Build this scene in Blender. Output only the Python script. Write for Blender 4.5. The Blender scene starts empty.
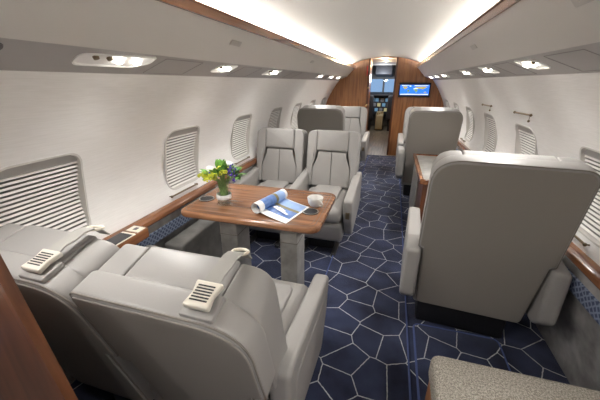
import bpy, math, random
from mathutils import Vector, Matrix
random.seed(7)
S = bpy.context.scene
COL = S.collection
R = math.radians

# ------------------------------------------------------------------ materials
def new_mat(name):
    m = bpy.data.materials.new(name); m.use_nodes = True
    nt = m.node_tree
    return m, nt, nt.nodes['Principled BSDF']

def plain(name, col, rough=.5, metal=0., bump=0., bscale=200., var=.0, vscale=6., emis=0., trans=0., ior=1.45, sheen=0.):
    m, nt, b = new_mat(name)
    b.inputs['Base Color'].default_value = (*col, 1)
    b.inputs['Roughness'].default_value = rough
    b.inputs['Metallic'].default_value = metal
    b.inputs['IOR'].default_value = ior
    if trans: b.inputs['Transmission Weight'].default_value = trans
    if sheen: b.inputs['Sheen Weight'].default_value = sheen
    if emis:
        b.inputs['Emission Color'].default_value = (*col, 1)
        b.inputs['Emission Strength'].default_value = emis
    tc = nt.nodes.new('ShaderNodeTexCoord')
    if var:
        n = nt.nodes.new('ShaderNodeTexNoise'); n.inputs['Scale'].default_value = vscale; n.inputs['Detail'].default_value = 5
        nt.links.new(tc.outputs['Object'], n.inputs['Vector'])
        r = nt.nodes.new('ShaderNodeValToRGB')
        r.color_ramp.elements[0].position = .3; r.color_ramp.elements[1].position = .7
        r.color_ramp.elements[0].color = (*[c*(1-var) for c in col], 1)
        r.color_ramp.elements[1].color = (*[min(1, c*(1+var)) for c in col], 1)
        nt.links.new(n.outputs['Fac'], r.inputs['Fac']); nt.links.new(r.outputs['Color'], b.inputs['Base Color'])
    if bump:
        n = nt.nodes.new('ShaderNodeTexNoise'); n.inputs['Scale'].default_value = bscale; n.inputs['Detail'].default_value = 3
        nt.links.new(tc.outputs['Object'], n.inputs['Vector'])
        bp = nt.nodes.new('ShaderNodeBump'); bp.inputs['Strength'].default_value = bump; bp.inputs['Distance'].default_value = .002
        nt.links.new(n.outputs['Fac'], bp.inputs['Height']); nt.links.new(bp.outputs['Normal'], b.inputs['Normal'])
    return m

def wood(name, axis, dark, light, rough=.25, coat=.35, fine=1.):
    m, nt, b = new_mat(name)
    tc = nt.nodes.new('ShaderNodeTexCoord'); mp = nt.nodes.new('ShaderNodeMapping')
    sc = [26*fine]*3; sc['xyz'.index(axis)] = 1.6
    mp.inputs['Scale'].default_value = sc
    nt.links.new(tc.outputs['Object'], mp.inputs['Vector'])
    n = nt.nodes.new('ShaderNodeTexNoise'); n.inputs['Scale'].default_value = 1.3; n.inputs['Detail'].default_value = 7; n.inputs['Distortion'].default_value = .5
    nt.links.new(mp.outputs['Vector'], n.inputs['Vector'])
    r = nt.nodes.new('ShaderNodeValToRGB'); cr = r.color_ramp
    cr.elements[0].position = .28; cr.elements[0].color = (*dark, 1)
    cr.elements[1].position = .72; cr.elements[1].color = (*light, 1)
    e = cr.elements.new(.5); e.color = (*[(a*.45+c*.55) for a, c in zip(dark, light)], 1)
    nt.links.new(n.outputs['Fac'], r.inputs['Fac']); nt.links.new(r.outputs['Color'], b.inputs['Base Color'])
    b.inputs['Roughness'].default_value = rough
    b.inputs['Coat Weight'].default_value = coat; b.inputs['Coat Roughness'].default_value = .12
    return m

def carpet_mat():
    m, nt, b = new_mat('navy_carpet')
    L = nt.links.new
    geo = nt.nodes.new('ShaderNodeNewGeometry')
    mp = nt.nodes.new('ShaderNodeMapping'); mp.inputs['Scale'].default_value = (1, 1, 0); mp.inputs['Rotation'].default_value = (0, 0, .35)
    L(geo.outputs['Position'], mp.inputs['Vector'])
    nz = nt.nodes.new('ShaderNodeTexNoise'); nz.inputs['Scale'].default_value = 60; L(mp.outputs['Vector'], nz.inputs['Vector'])
    mx = nt.nodes.new('ShaderNodeMixRGB'); mx.blend_type = 'ADD'; mx.inputs['Fac'].default_value = .006
    L(mp.outputs['Vector'], mx.inputs['Color1']); L(nz.outputs['Color'], mx.inputs['Color2'])
    v = nt.nodes.new('ShaderNodeTexVoronoi'); v.voronoi_dimensions = '2D'; v.feature = 'DISTANCE_TO_EDGE'; v.inputs['Scale'].default_value = 5.4; v.inputs['Randomness'].default_value = .8
    L(mx.outputs['Color'], v.inputs['Vector'])
    r = nt.nodes.new('ShaderNodeValToRGB'); r.color_ramp.elements[0].position = .009; r.color_ramp.elements[0].color = (1, 1, 1, 1)
    r.color_ramp.elements[1].position = .018; r.color_ramp.elements[1].color = (0, 0, 0, 1)
    L(v.outputs['Distance'], r.inputs['Fac'])
    # a second broken network of thin lighter threads
    n2 = nt.nodes.new('ShaderNodeTexNoise'); n2.inputs['Scale'].default_value = 4.5; n2.inputs['Detail'].default_value = 6; L(mp.outputs['Vector'], n2.inputs['Vector'])
    r2 = nt.nodes.new('ShaderNodeValToRGB')
    r2.color_ramp.elements[0].position = .3; r2.color_ramp.elements[0].color = (.016, .020, .044, 1)
    r2.color_ramp.elements[1].position = .72; r2.color_ramp.elements[1].color = (.052, .067, .140, 1)
    L(n2.outputs['Fac'], r2.inputs['Fac'])
    m3 = nt.nodes.new('ShaderNodeMixRGB'); m3.inputs['Color2'].default_value = (.62, .64, .67, 1)
    n4 = nt.nodes.new('ShaderNodeTexNoise'); n4.inputs['Scale'].default_value = 90; L(mp.outputs['Vector'], n4.inputs['Vector'])
    mm = nt.nodes.new('ShaderNodeMath'); mm.operation = 'MULTIPLY_ADD'; mm.inputs[1].default_value = .9; mm.inputs[2].default_value = .45
    L(n4.outputs['Fac'], mm.inputs[0])
    m5 = nt.nodes.new('ShaderNodeMath'); m5.operation = 'MULTIPLY'; m5.use_clamp = True
    L(r.outputs['Color'], m5.inputs[0]); L(mm.outputs[0], m5.inputs[1])
    L(m5.outputs[0], m3.inputs['Fac']); L(r2.outputs['Color'], m3.inputs['Color1'])
    L(m3.outputs['Color'], b.inputs['Base Color'])
    b.inputs['Roughness'].default_value = .95; b.inputs['Specular IOR Level'].default_value = .1
    b.inputs['Sheen Weight'].default_value = .2
    n3 = nt.nodes.new('ShaderNodeTexNoise'); n3.inputs['Scale'].default_value = 500; L(geo.outputs['Position'], n3.inputs['Vector'])
    bp = nt.nodes.new('ShaderNodeBump'); bp.inputs['Strength'].default_value = .5; bp.inputs['Distance'].default_value = .004
    L(n3.outputs['Fac'], bp.inputs['Height']); L(bp.outputs['Normal'], b.inputs['Normal'])
    return m

def strip_mat():                       # woven blue lozenges on the side ledge panels
    m, nt, b = new_mat('blue_lozenge_weave')
    L = nt.links.new
    geo = nt.nodes.new('ShaderNodeNewGeometry')
    mp = nt.nodes.new('ShaderNodeMapping'); mp.inputs['Rotation'].default_value = (R(45), 0, 0); mp.inputs['Scale'].default_value = (0, 42, 42)
    L(geo.outputs['Position'], mp.inputs['Vector'])
    br = nt.nodes.new('ShaderNodeTexVoronoi'); br.feature = 'DISTANCE_TO_EDGE'; br.inputs['Scale'].default_value = 1.; br.inputs['Randomness'].default_value = .25
    L(mp.outputs['Vector'], br.inputs['Vector'])
    r = nt.nodes.new('ShaderNodeValToRGB')
    r.color_ramp.elements[0].position = .06; r.color_ramp.elements[0].color = (.24, .29, .40, 1)
    r.color_ramp.elements[1].position = .26; r.color_ramp.elements[1].color = (.05, .07, .14, 1)
    L(br.outputs['Distance'], r.inputs['Fac']); L(r.outputs['Color'], b.inputs['Base Color'])
    b.inputs['Roughness'].default_value = .7
    return m

def wallpaper_mat():
    m, nt, b = new_mat('cream_wall_covering')
    L = nt.links.new
    tc = nt.nodes.new('ShaderNodeTexCoord'); mp = nt.nodes.new('ShaderNodeMapping'); mp.inputs['Scale'].default_value = (8, 8, 160)
    L(tc.outputs['Object'], mp.inputs['Vector'])
    n = nt.nodes.new('ShaderNodeTexNoise'); n.inputs['Scale'].default_value = 1.5; n.inputs['Detail'].default_value = 5; L(mp.outputs['Vector'], n.inputs['Vector'])
    r = nt.nodes.new('ShaderNodeValToRGB')
    r.color_ramp.elements[0].position = .3; r.color_ramp.elements[0].color = (.83, .82, .805, 1)
    r.color_ramp.elements[1].position = .7; r.color_ramp.elements[1].color = (.90, .89, .88, 1)
    L(n.outputs['Fac'], r.inputs['Fac']); L(r.outputs['Color'], b.inputs['Base Color'])
    b.inputs['Roughness'].default_value = .55
    bp = nt.nodes.new('ShaderNodeBump'); bp.inputs['Strength'].default_value = .15; bp.inputs['Distance'].default_value = .002
    L(n.outputs['Fac'], bp.inputs['Height']); L(bp.outputs['Normal'], b.inputs['Normal'])
    return m

def tweed_mat():
    m, nt, b = new_mat('beige_tweed')
    L = nt.links.new
    tc = nt.nodes.new('ShaderNodeTexCoord')
    mp = nt.nodes.new('ShaderNodeMapping'); mp.inputs['Rotation'].default_value = (0, 0, R(45)); mp.inputs['Scale'].default_value = (210, 210, 210)
    L(tc.outputs['Object'], mp.inputs['Vector'])
    c = nt.nodes.new('ShaderNodeTexNoise'); c.inputs['Scale'].default_value = 1.; c.inputs['Detail'].default_value = 2
    L(mp.outputs['Vector'], c.inputs['Vector'])
    r = nt.nodes.new('ShaderNodeValToRGB')
    r.color_ramp.elements[0].position = .35; r.color_ramp.elements[0].color = (.17, .15, .125, 1)
    r.color_ramp.elements[1].position = .65; r.color_ramp.elements[1].color = (.42, .39, .34, 1)
    L(c.outputs['Fac'], r.inputs['Fac']); L(r.outputs['Color'], b.inputs['Base Color'])
    b.inputs['Roughness'].default_value = .9
    bp = nt.nodes.new('ShaderNodeBump'); bp.inputs['Strength'].default_value = .5; bp.inputs['Distance'].default_value = .003
    L(c.outputs['Fac'], bp.inputs['Height']); L(bp.outputs['Normal'], b.inputs['Normal'])
    return m

def thin_glass():
    m, nt, b = new_mat('thin_clear_glass'); nt.nodes.remove(b)
    out = [n for n in nt.nodes if n.type == 'OUTPUT_MATERIAL'][0]
    t = nt.nodes.new('ShaderNodeBsdfTransparent'); t.inputs['Color'].default_value = (.95, .965, .96, 1)
    g = nt.nodes.new('ShaderNodeBsdfGlossy'); g.inputs['Roughness'].default_value = .03
    lw0 = nt.nodes.new('ShaderNodeLayerWeight'); lw0.inputs['Blend'].default_value = .5
    lw = nt.nodes.new('ShaderNodeMath'); lw.operation = 'MULTIPLY_ADD'; lw.inputs[1].default_value = .10; lw.inputs[2].default_value = .02
    nt.links.new(lw0.outputs['Facing'], lw.inputs[0])
    mx = nt.nodes.new('ShaderNodeMixShader')
    nt.links.new(lw.outputs[0], mx.inputs[0]); nt.links.new(t.outputs[0], mx.inputs[1]); nt.links.new(g.outputs[0], mx.inputs[2])
    nt.links.new(mx.outputs[0], out.inputs['Surface'])
    return m

M = dict(
    leather=plain('grey_leather', (.335, .324, .312), .42, bump=.12, bscale=260),
    leather_dk=plain('grey_back_leather', (.285, .265, .24), .55, bump=.2, bscale=320),
    pleat=plain('grey_ribbed_leather', (.325, .314, .302), .45, bump=.12, bscale=260),
    fold_shadow=plain('shade_fold_shadow', (.27, .265, .255), .8),  # shadow between the shade pleats, painted as a darker grey
    joint=plain('hatch_line', (.27, .26, .255), .6),
    seam=plain('seam_thread', (.23, .21, .19), .8),
    black=plain('black_plastic', (.015, .015, .017), .4),
    dkmetal=plain('dark_metal', (.08, .08, .085), .4, .6),
    steel=plain('satin_steel', (.55, .53, .50), .3, .9),
    bronze=plain('bronze_metal', (.22, .17, .11), .35, .8),
    brass=plain('brass', (.75, .55, .25), .25, .9),
    wall=wallpaper_mat(),
    reveal=plain('window_reveal_plastic', (.62, .60, .575), .5),
    ceiling=plain('ceiling_covering', (.38, .365, .34), .7, bump=.05, bscale=90),
    bin=plain('bin_panel', (.62, .60, .575), .5, bump=.05, bscale=150),
    psu=plain('service_panel', (.40, .385, .38), .45),
    gap=plain('panel_gap', (.14, .13, .13), .7),
    shade=plain('pleated_shade', (.80, .785, .76), .8),
    shadehead=plain('shade_head', (.40, .39, .375), .6),
    wood_x=wood('mahogany_table', 'x', (.11, .042, .018), (.37, .175, .085)),
    wood_y=wood('mahogany_ledge', 'y', (.12, .040, .016), (.30, .125, .055)),
    wood_z=wood('mahogany_panel', 'z', (.19, .072, .025), (.43, .185, .068), rough=.35),
    wood_y2=wood('partition_edge', 'z', (.10, .034, .014), (.23, .088, .038), rough=.4),
    wood_d=wood('dark_mahogany', 'z', (.06, .018, .007), (.16, .058, .024), rough=.35, fine=.8),
    inlay=plain('dark_inlay', (.06, .025, .012), .4),
    plank=wood('vestibule_plank', 'y', (.13, .10, .065), (.30, .24, .165), rough=.4),
    carpet=carpet_mat(),
    binding=plain('carpet_binding', (.085, .12, .29), .9),
    strip=strip_mat(),
    sidewall=plain('grey_suede', (.34, .335, .33), .6, var=.4, vscale=9, bump=.2),
    sidebox=plain('dark_suede', (.17, .165, .155), .6, var=.3, vscale=10),
    bronze2=plain('pedestal_tan', (.34, .26, .14), .5),
    bin_latch=plain('bin_latch_grey', (.50, .485, .465), .45),
    legm=plain('grey_leg_leather', (.35, .34, .32), .35, var=.22, vscale=14),
    tweed=tweed_mat(),
    glass=thin_glass(),
    white=plain('white_ceramic', (.72, .71, .69), .2),
    paper=plain('paper', (.85, .85, .84), .5),
    page_blue=plain('page_blue', (.10, .20, .48), .35, var=.35, vscale=25),
    page_sky=plain('page_sky', (.28, .42, .70), .35, var=.2, vscale=14),
    page_olive=plain('page_olive', (.20, .17, .07), .4),
    leaf=plain('leaf_green', (.17, .38, .07), .5, var=.35, vscale=40),
    leaf_dk=plain('leaf_dark', (.08, .22, .045), .5, var=.35, vscale=40),
    yellow=plain('yellow_petal', (.60, .62, .06), .6, var=.2, vscale=60),
    whitefl=plain('white_petal', (.88, .88, .82), .6),
    purple=plain('purple_petal', (.12, .07, .45), .6),
    stem=plain('stem_green', (.24, .40, .12), .6),
    cream=plain('cream_plastic', (.80, .74, .62), .35),
    red=plain('red_placard', (.65, .03, .02), .4),
    screen=plain('touch_screen', (.02, .02, .025), .12),
    webbing=plain('belt_webbing', (.36, .35, .325), .8, bump=.4, bscale=500),
    buckle=plain('buckle_metal', (.72, .68, .60), .35, .2),
    lens=plain('lamp_glow', (1., .95, .86), .5, emis=9.),
    lampcup=plain('lamp_cup', (.88, .87, .85), .3),
    cove=plain('cove_glow', (1., .97, .925), .5, emis=28.),
    warm=plain('warm_downlight_glow', (1., .72, .38), .5, emis=30.),
    tv_sea=plain('tv_sea', (.02, .16, .80), .4, emis=.55),
    tv_land=plain('tv_land', (.42, .36, .12), .4, emis=.45),
    tv_ice=plain('tv_ice', (.75, .82, .88), .4, emis=.45),
    tv_green=plain('tv_green', (.16, .28, .10), .4, emis=.45),
    cock=plain('cockpit_grey', (.24, .24, .25), .6),
    cockd=plain('cockpit_dark', (.03, .03, .035), .6),
    mfd=plain('flight_display', (.10, .20, .30), .4, emis=.3),
    mfd2=plain('flight_display_amber', (.42, .38, .20), .4, emis=.2),
)

# ------------------------------------------------------------------ mesh helpers
class MB:
    def __init__(s): s.v = []; s.f = []; s.m = []; s.cur = 0
    def add(s, vs, fs):
        o = len(s.v); s.v += [tuple(p) for p in vs]; s.f += [tuple(i+o for i in f) for f in fs]; s.m += [s.cur]*len(fs)
    def build(s, name, mats, parent=None, smooth=40, loc=None):
        me = bpy.data.meshes.new(name); me.from_pydata(s.v, [], s.f)
        if not isinstance(mats, (list, tuple)): mats = [mats]
        for m in mats: me.materials.append(m)
        me.polygons.foreach_set('material_index', s.m)
        import bmesh
        bm = bmesh.new(); bm.from_mesh(me)
        bmesh.ops.remove_doubles(bm, verts=bm.verts, dist=1e-5)
        bmesh.ops.recalc_face_normals(bm, faces=bm.faces)
        for f in bm.faces: f.smooth = bool(smooth)
        if smooth:
            for e in bm.edges:
                if len(e.link_faces) == 2 and e.calc_face_angle(0) > R(smooth): e.smooth = False
        bm.to_mesh(me); bm.free()
        o = bpy.data.objects.new(name, me); COL.objects.link(o)
        if parent: o.parent = parent
        if loc: o.location = loc
        return o

def ident(u, v, w): return (u, v, w)

def rr(u0, u1, v0, v1, r, n=6):
    return roundpoly([(u0, v0), (u1, v0), (u1, v1), (u0, v1)], r, n)

def roundpoly(pts, r, n=6):
    out = []; N = len(pts)
    rs = r if isinstance(r, (list, tuple)) else [r]*N
    for i in range(N):
        p0, p, p1 = Vector(pts[i-1]), Vector(pts[i]), Vector(pts[(i+1) % N])
        a = (p0-p).normalized(); b = (p1-p).normalized(); q = rs[i]
        ang = a.angle(b)
        if q <= 1e-6 or ang > 3.1: out.append(tuple(p)); continue
        l0 = .85 if rs[i-1] <= .015 else .49; l1 = .85 if rs[(i+1) % N] <= .015 else .49
        d = min(q/math.tan(ang/2), (p0-p).length*l0, (p1-p).length*l1)
        s, e = p+a*d, p+b*d
        for k in range(n+1):
            t = k/n
            out.append(tuple(s*(1-t)**2 + p*2*t*(1-t) + e*t*t))
    return out

def area2(o): return sum(o[i-1][0]*o[i][1]-o[i][0]*o[i-1][1] for i in range(len(o)))

def inset(o, d):
    N = len(o); out = []
    for i in range(N):
        a, p, b = Vector(o[i-1]), Vector(o[i]), Vector(o[(i+1) % N])
        e1 = (p-a); e2 = (b-p)
        if e1.length < 1e-9: e1 = e2
        if e2.length < 1e-9: e2 = e1
        e1.normalize(); e2.normalize()
        n1 = Vector((-e1.y, e1.x)); n2 = Vector((-e2.y, e2.x))
        n = n1+n2
        if n.length < 1e-6: n = n1
        n.normalize(); c = max(.4, n.dot(n1))
        out.append(tuple(p+n*(d/c)))
    return out

def pillow(mb, outline, w0, w1, r=.01, dome0=0., dome1=0., mp=ident, steps=4):
    o = list(outline)
    if area2(o) < 0: o = o[::-1]
    N = len(o); rings = []
    r = min(r, abs(w1-w0)/2*.999)
    cx = sum(p[0] for p in o)/N; cy = sum(p[1] for p in o)/N
    ins = inset(o, r) if r > 0 else o
    def cap(w, dome, sgn):
        L = []
        for s in (.25, .5, .75, .92):
            h = w+sgn*dome*(1-s*s)
            L.append([(cx+(p[0]-cx)*s, cy+(p[1]-cy)*s, h) for p in ins])
        return L
    rings += cap(w0, dome0, -1)
    for k in range(steps+1):
        a = k/steps*math.pi/2
        q = inset(o, r*(1-math.sin(a))) if r > 0 else o
        rings.append([(p[0], p[1], w0+r*(1-math.cos(a))) for p in q])
    for k in range(steps, -1, -1):
        a = k/steps*math.pi/2
        q = inset(o, r*(1-math.sin(a))) if r > 0 else o
        rings.append([(p[0], p[1], w1-r*(1-math.cos(a))) for p in q])
    rings += cap(w1, dome1, 1)[::-1]
    vs = [mp(*p) for rg in rings for p in rg]; fs = []
    for k in range(len(rings)-1):
        for i in range(N):
            j = (i+1) % N
            fs.append((k*N+i, k*N+j, (k+1)*N+j, (k+1)*N+i))
    c0 = len(vs); vs.append(mp(cx, cy, w0-dome0)); c1 = len(vs); vs.append(mp(cx, cy, w1+dome1))
    b = (len(rings)-1)*N
    for i in range(N):
        j = (i+1) % N
        fs.append((c0, j, i)); fs.append((c1, b+i, b+j))
    mb.add(vs, fs); return mb

def box(mb, x0, x1, y0, y1, z0, z1, r=0., mp=ident):
    if r <= 0:
        vs = [mp(x, y, z) for x in (x0, x1) for y in (y0, y1) for z in (z0, z1)]
        mb.add(vs, [(0, 1, 3, 2), (4, 6, 7, 5), (0, 4, 5, 1), (2, 3, 7, 6), (0, 2, 6, 4), (1, 5, 7, 3)]); return mb
    return pillow(mb, rr(x0, x1, y0, y1, r, 3), z0, z1, r*.8, mp=mp, steps=3)

def tube(mb, pts, r, n=8, cap=True):
    P = [Vector(p) for p in pts]; rings = []
    rs = r if isinstance(r, (list, tuple)) else [r]*len(P)
    up = Vector((0, 0, 1))
    for i, p in enumerate(P):
        d = (P[min(i+1, len(P)-1)]-P[max(i-1, 0)]).normalized()
        ref = up if abs(d.dot(up)) < .95 else Vector((1, 0, 0))
        a = d.cross(ref).normalized(); b = d.cross(a)
        rings.append([p+(a*math.cos(t)+b*math.sin(t))*rs[i] for t in [2*math.pi*k/n for k in range(n)]])
    vs = [v for g in rings for v in g]; fs = []
    for k in range(len(P)-1):
        for i in range(n):
            j = (i+1) % n; fs.append((k*n+i, k*n+j, (k+1)*n+j, (k+1)*n+i))
    if cap:
        fs.append(tuple(range(n))[::-1]); fs.append(tuple((len(P)-1)*n+i for i in range(n)))
    mb.add(vs, fs); return mb

def lathe(mb, prof, n=24, c=(0, 0, 0), mp=ident):
    vs = []; fs = []
    for (r, z) in prof:
        for k in range(n):
            t = 2*math.pi*k/n; vs.append(mp(c[0]+r*math.cos(t), c[1]+r*math.sin(t), c[2]+z))
    for i in range(len(prof)-1):
        for k in range(n):
            j = (k+1) % n; fs.append((i*n+k, i*n+j, (i+1)*n+j, (i+1)*n+k))
    mb.add(vs, fs); return mb

def blob(mb, c, r, n=8, m=5, sq=(1, 1, 1)):
    prof = [(max(1e-4, math.sin(math.pi*i/m)), -math.cos(math.pi*i/m)) for i in range(m+1)]
    lathe(mb, prof, n, mp=lambda x, y, z: (c[0]+x*r*sq[0], c[1]+y*r*sq[1], c[2]+z*r*sq[2])); return mb

def loft_y(mb, prof, ys, mp=ident, close=False):
    """profile of (x,z) swept along Y"""
    n = len(prof); vs = [mp(x, y, z) for y in ys for (x, z) in prof]; fs = []
    for k in range(len(ys)-1):
        for i in range(n if close else n-1):
            j = (i+1) % n; fs.append((k*n+i, k*n+j, (k+1)*n+j, (k+1)*n+i))
    if close: fs.append(tuple(range(n))); fs.append(tuple((len(ys)-1)*n+i for i in range(n))[::-1])
    mb.add(vs, fs); return mb

def frame_strip(mb, o, d, z0, z1, mp):
    o = o if area2(o) > 0 else o[::-1]
    a = o; b = inset(o, d); N = len(o)
    vs = [mp(p[0], p[1], z) for z in (z0, z1) for r_ in (a, b) for p in r_]; fs = []
    for i in range(N):
        j = (i+1) % N
        fs += [(2*N+i, 2*N+j, 3*N+j, 3*N+i), (i, j, 2*N+j, 2*N+i), (N+i, 3*N+i, 3*N+j, N+j)]
    mb.add(vs, fs)

def empty(name, loc=(0, 0, 0), rz=0.):
    o = bpy.data.objects.new(name, None); COL.objects.link(o); o.location = loc; o.rotation_euler = (0, 0, rz); o.empty_display_size = .1
    return o

def tag(o, label, cat, group=None):
    o['label'] = label; o['category'] = cat
    if group: o['group'] = group
    return o

def struct(o, label=None):
    o['kind'] = 'structure'
    if label: o['label'] = label
    return o

def copy_tree(o, parent=None):
    c = o.copy(); COL.objects.link(c)
    if parent: c.parent = parent
    for ch in list(o.children): copy_tree(ch, c)
    return c

Y0, YB = -2.0, 6.40            # aft end of the shell, forward bulkhead
# ------------------------------------------------------------------ shell
WP = [(1.095, .60), (1.105, .70), (1.14, .80), (1.145, .93), (1.085, 1.10), (.985, 1.28), (.865, 1.45), (.80, 1.53)]
def wall_at(z):
    for (a, za), (b, zb) in zip(WP, WP[1:]):
        if za <= z <= zb: return a+(b-a)*(z-za)/(zb-za)
    return WP[-1][0] if z > 1 else WP[0][0]
# smooth profile
def wx(z):
    h = .05; return (wall_at(max(.6, z-h))+2*wall_at(z)+wall_at(min(1.53, z+h)))/4

WIN_Y = [.795]+[.83+.857*i for i in range(1, 7)]
WZ0, WZ1, WHW, WR = .752, 1.128, .168, .07
HALF = .857/2

def dense(o, d=.03):
    out = []
    for a, b in zip(o, o[1:]+o[:1]):
        n = max(1, int(math.hypot(b[0]-a[0], b[1]-a[1])/d))
        out += [(a[0]+(b[0]-a[0])*k/n, a[1]+(b[1]-a[1])*k/n) for k in range(n)]
    return out

def win_ys(sg): return [y-.12 if sg > 0 else y for y in WIN_Y]

def make_wall(side, name):
    sg = -1 if side == 'left' else 1
    mb = MB()
    f = lambda y, z: (sg*wx(z), y, z)
    def patch(y0, y1, z0, z1, ny, nz):
        vs = [f(y0+(y1-y0)*i/ny, z0+(z1-z0)*k/nz) for i in range(ny+1) for k in range(nz+1)]
        fs = [(i*(nz+1)+k, i*(nz+1)+k+1, (i+1)*(nz+1)+k+1, (i+1)*(nz+1)+k) for i in range(ny) for k in range(nz)]
        mb.add(vs, fs)
    zc0, zc1 = .69, 1.2
    patch(Y0, YB, .60, zc0, 24, 2); patch(Y0, YB, zc1, 1.50, 24, 8)
    ys = win_ys(sg)
    a = ys[0]-HALF; b = ys[-1]+HALF
    patch(Y0, a, zc0, zc1, 6, 10)
    if b < YB: patch(b, YB, zc0, zc1, 2, 10)
    for yc in ys:
        hole = dense(rr(yc-WHW, yc+WHW, WZ0, WZ1, WR, 8)); N = len(hole)
        # project hole points on the cell rectangle, which reaches halfway to the next windows
        q = ys.index(yc)
        lo = yc-HALF if q == 0 else (ys[q-1]+yc)/2
        hi = yc+HALF if q == len(ys)-1 else (ys[q+1]+yc)/2
        zm, zh = (WZ0+WZ1)/2, (WZ1-WZ0)/2
        outer = []; nrm = []
        for (y, z) in hole:
            dy, dz = (y-yc)/WHW, (z-zm)/zh
            m_ = max(abs(dy), abs(dz)); dy /= m_; dz /= m_; nrm.append((dy, dz))
            outer.append((yc+(dy*(hi-yc) if dy > 0 else dy*(yc-lo)), zm+(dz*(zc1-zm) if dz > 0 else dz*(zm-zc0))))
        for (sy, sz) in ((-1, -1), (1, -1), (1, 1), (-1, 1)):
            w_ = min(range(N), key=lambda i: (nrm[i][0]-sy)**2+(nrm[i][1]-sz)**2)
            outer[w_] = (hi if sy > 0 else lo, zc1 if sz > 0 else zc0)
        K = 5; vs = []; fs = []
        for k in range(K+1):
            t = k/K
            for (p, q) in zip(hole, outer): vs.append(f(p[0]*(1-t)+q[0]*t, p[1]*(1-t)+q[1]*t))
        for k in range(K):
            for i in range(N):
                j = (i+1) % N; fs.append((k*N+i, k*N+j, (k+1)*N+j, (k+1)*N+i))
        mb.add(vs, fs)
    struct(mb.build(name, M['wall'], smooth=60))
    return sg

def make_window(sg, yc, idx):
    root = struct(empty('window_%d' % idx, (sg*wx(.93), yc, .93)))
    ox, oy, oz = root.location
    f = lambda y, z, d: (sg*(wx(z)+d)-ox, y-oy, z-oz)
    hole = rr(yc-WHW, yc+WHW, WZ0, WZ1, WR, 8); N = len(hole)
    mb = MB(); vs = []; fs = []
    lip = inset(hole, -.008)
    rows = [(lip, .0), (lip, -.004), (hole, -.004), (hole, .005), (inset(hole, .006), .095)]
    for (o, d) in rows: vs += [f(p[0], p[1], d) for p in o]
    for k in range(len(rows)-1):
        for i in range(N):
            j = (i+1) % N; fs.append((k*N+i, k*N+j, (k+1)*N+j, (k+1)*N+i))
    mb.add(vs, fs); mb.build('reveal', M['reveal'], root, smooth=50)
    hb = MB()                                        # smooth grey strip above the folds
    zt = WZ1-.035
    vs = [f(y, z, d) for (z, d) in ((WZ1+.0, .016), (zt, .009), (zt-.004, .016)) for y in (yc-WHW, yc+WHW)]
    hb.add(vs, [(0, 1, 3, 2), (2, 3, 5, 4)]); hb.build('shade_head', M['shadehead'], root)
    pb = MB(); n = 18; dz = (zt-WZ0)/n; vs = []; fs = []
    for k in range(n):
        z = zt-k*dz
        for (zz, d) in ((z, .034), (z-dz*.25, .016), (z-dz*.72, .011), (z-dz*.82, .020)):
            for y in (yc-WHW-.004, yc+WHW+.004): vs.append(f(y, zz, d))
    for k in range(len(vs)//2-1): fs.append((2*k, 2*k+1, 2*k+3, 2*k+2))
    pb.add(vs, fs); pb.m = [1 if i % 4 == 0 or i % 4 == 3 else 0 for i in range(len(pb.f))]; pb.build('pleated_shade', [M['shade'], M['fold_shadow']], root, smooth=0)
    bb = MB(); K = 6; vs = []                        # closing pane behind the shade
    for k in range(K+1):
        z = WZ0+(WZ1-WZ0)*k/K
        vs += [f(yc-WHW, z, .085), f(yc+WHW, z, .085)]
    bb.add(vs, [(2*k, 2*k+1, 2*k+3, 2*k+2) for k in range(K)]); bb.build('outer_pane', M['reveal'], root)

i = 1
for side in ('left', 'right'):
    sg = make_wall(side, 'wall_'+side)
    for y in win_ys(sg):
        if y < YB-.2: make_window(sg, y, i); i += 1

# ceiling
mb = MB(); xs = [(-.80+1.6*k/40) for k in range(41)]
prof = [(x, 1.852-.30*x*x) for x in xs]
prof = [(-1.0, 1.50)] + prof + [(1.0, 1.50)]
loft_y(mb, prof, [Y0+(YB-Y0)*k/10 for k in range(11)])
struct(mb.build('ceiling', M['ceiling'], smooth=70))

# floor and lower side walls
mb = MB(); box(mb, -1.25, 1.25, Y0, YB-.1, -.05, 0.)
struct(mb.build('floor', M['carpet']))
mb = MB(); box(mb, -.95, .67, YB-.1, 11.0, -.05, .004)
struct(mb.build('floor_vestibule', M['plank']))
for sg, nm in ((-1, 'left'), (1, 'right')):
    mb = MB(); mb.cur = 0
    prof = [(1.20, 0), (1.185, .12), (1.115, .46), (1.095, .498)]
    loft_y(mb, [(sg*x, z) for x, z in prof], [Y0, 2, YB]); mb.cur = 1
    loft_y(mb, [(sg*1.095, .498), (sg*1.086, .503), (sg*1.081, .575), (sg*1.088, .58)], [Y0, 2, YB]); mb.cur = 0
    loft_y(mb, [(sg*1.088, .58), (sg*1.086, .645), (sg*1.18, .66)], [Y0, 2, YB])
    struct(mb.build('baseboard_'+nm, [M['sidewall'], M['strip']], smooth=30))
    # wooden side rail
    rail = roundpoly([(1.056, .650), (1.066, .638), (1.15, .638), (1.15, .688), (1.080, .688), (1.058, .674)], [.01, .01, 0, 0, .018, .012], 4)
    mb = MB(); loft_y(mb, [(sg*x, z) for x, z in rail], [Y0, 1, 4, YB-.02], close=True)
    struct(mb.build('trim_1' if sg < 0 else 'trim_2', M['wood_y'], smooth=50))

# aft closing wall
mb = MB(); box(mb, -1.3, 1.3, Y0-.05, Y0, -.05, 1.95); struct(mb.build('wall_back', M['ceiling']))

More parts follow.
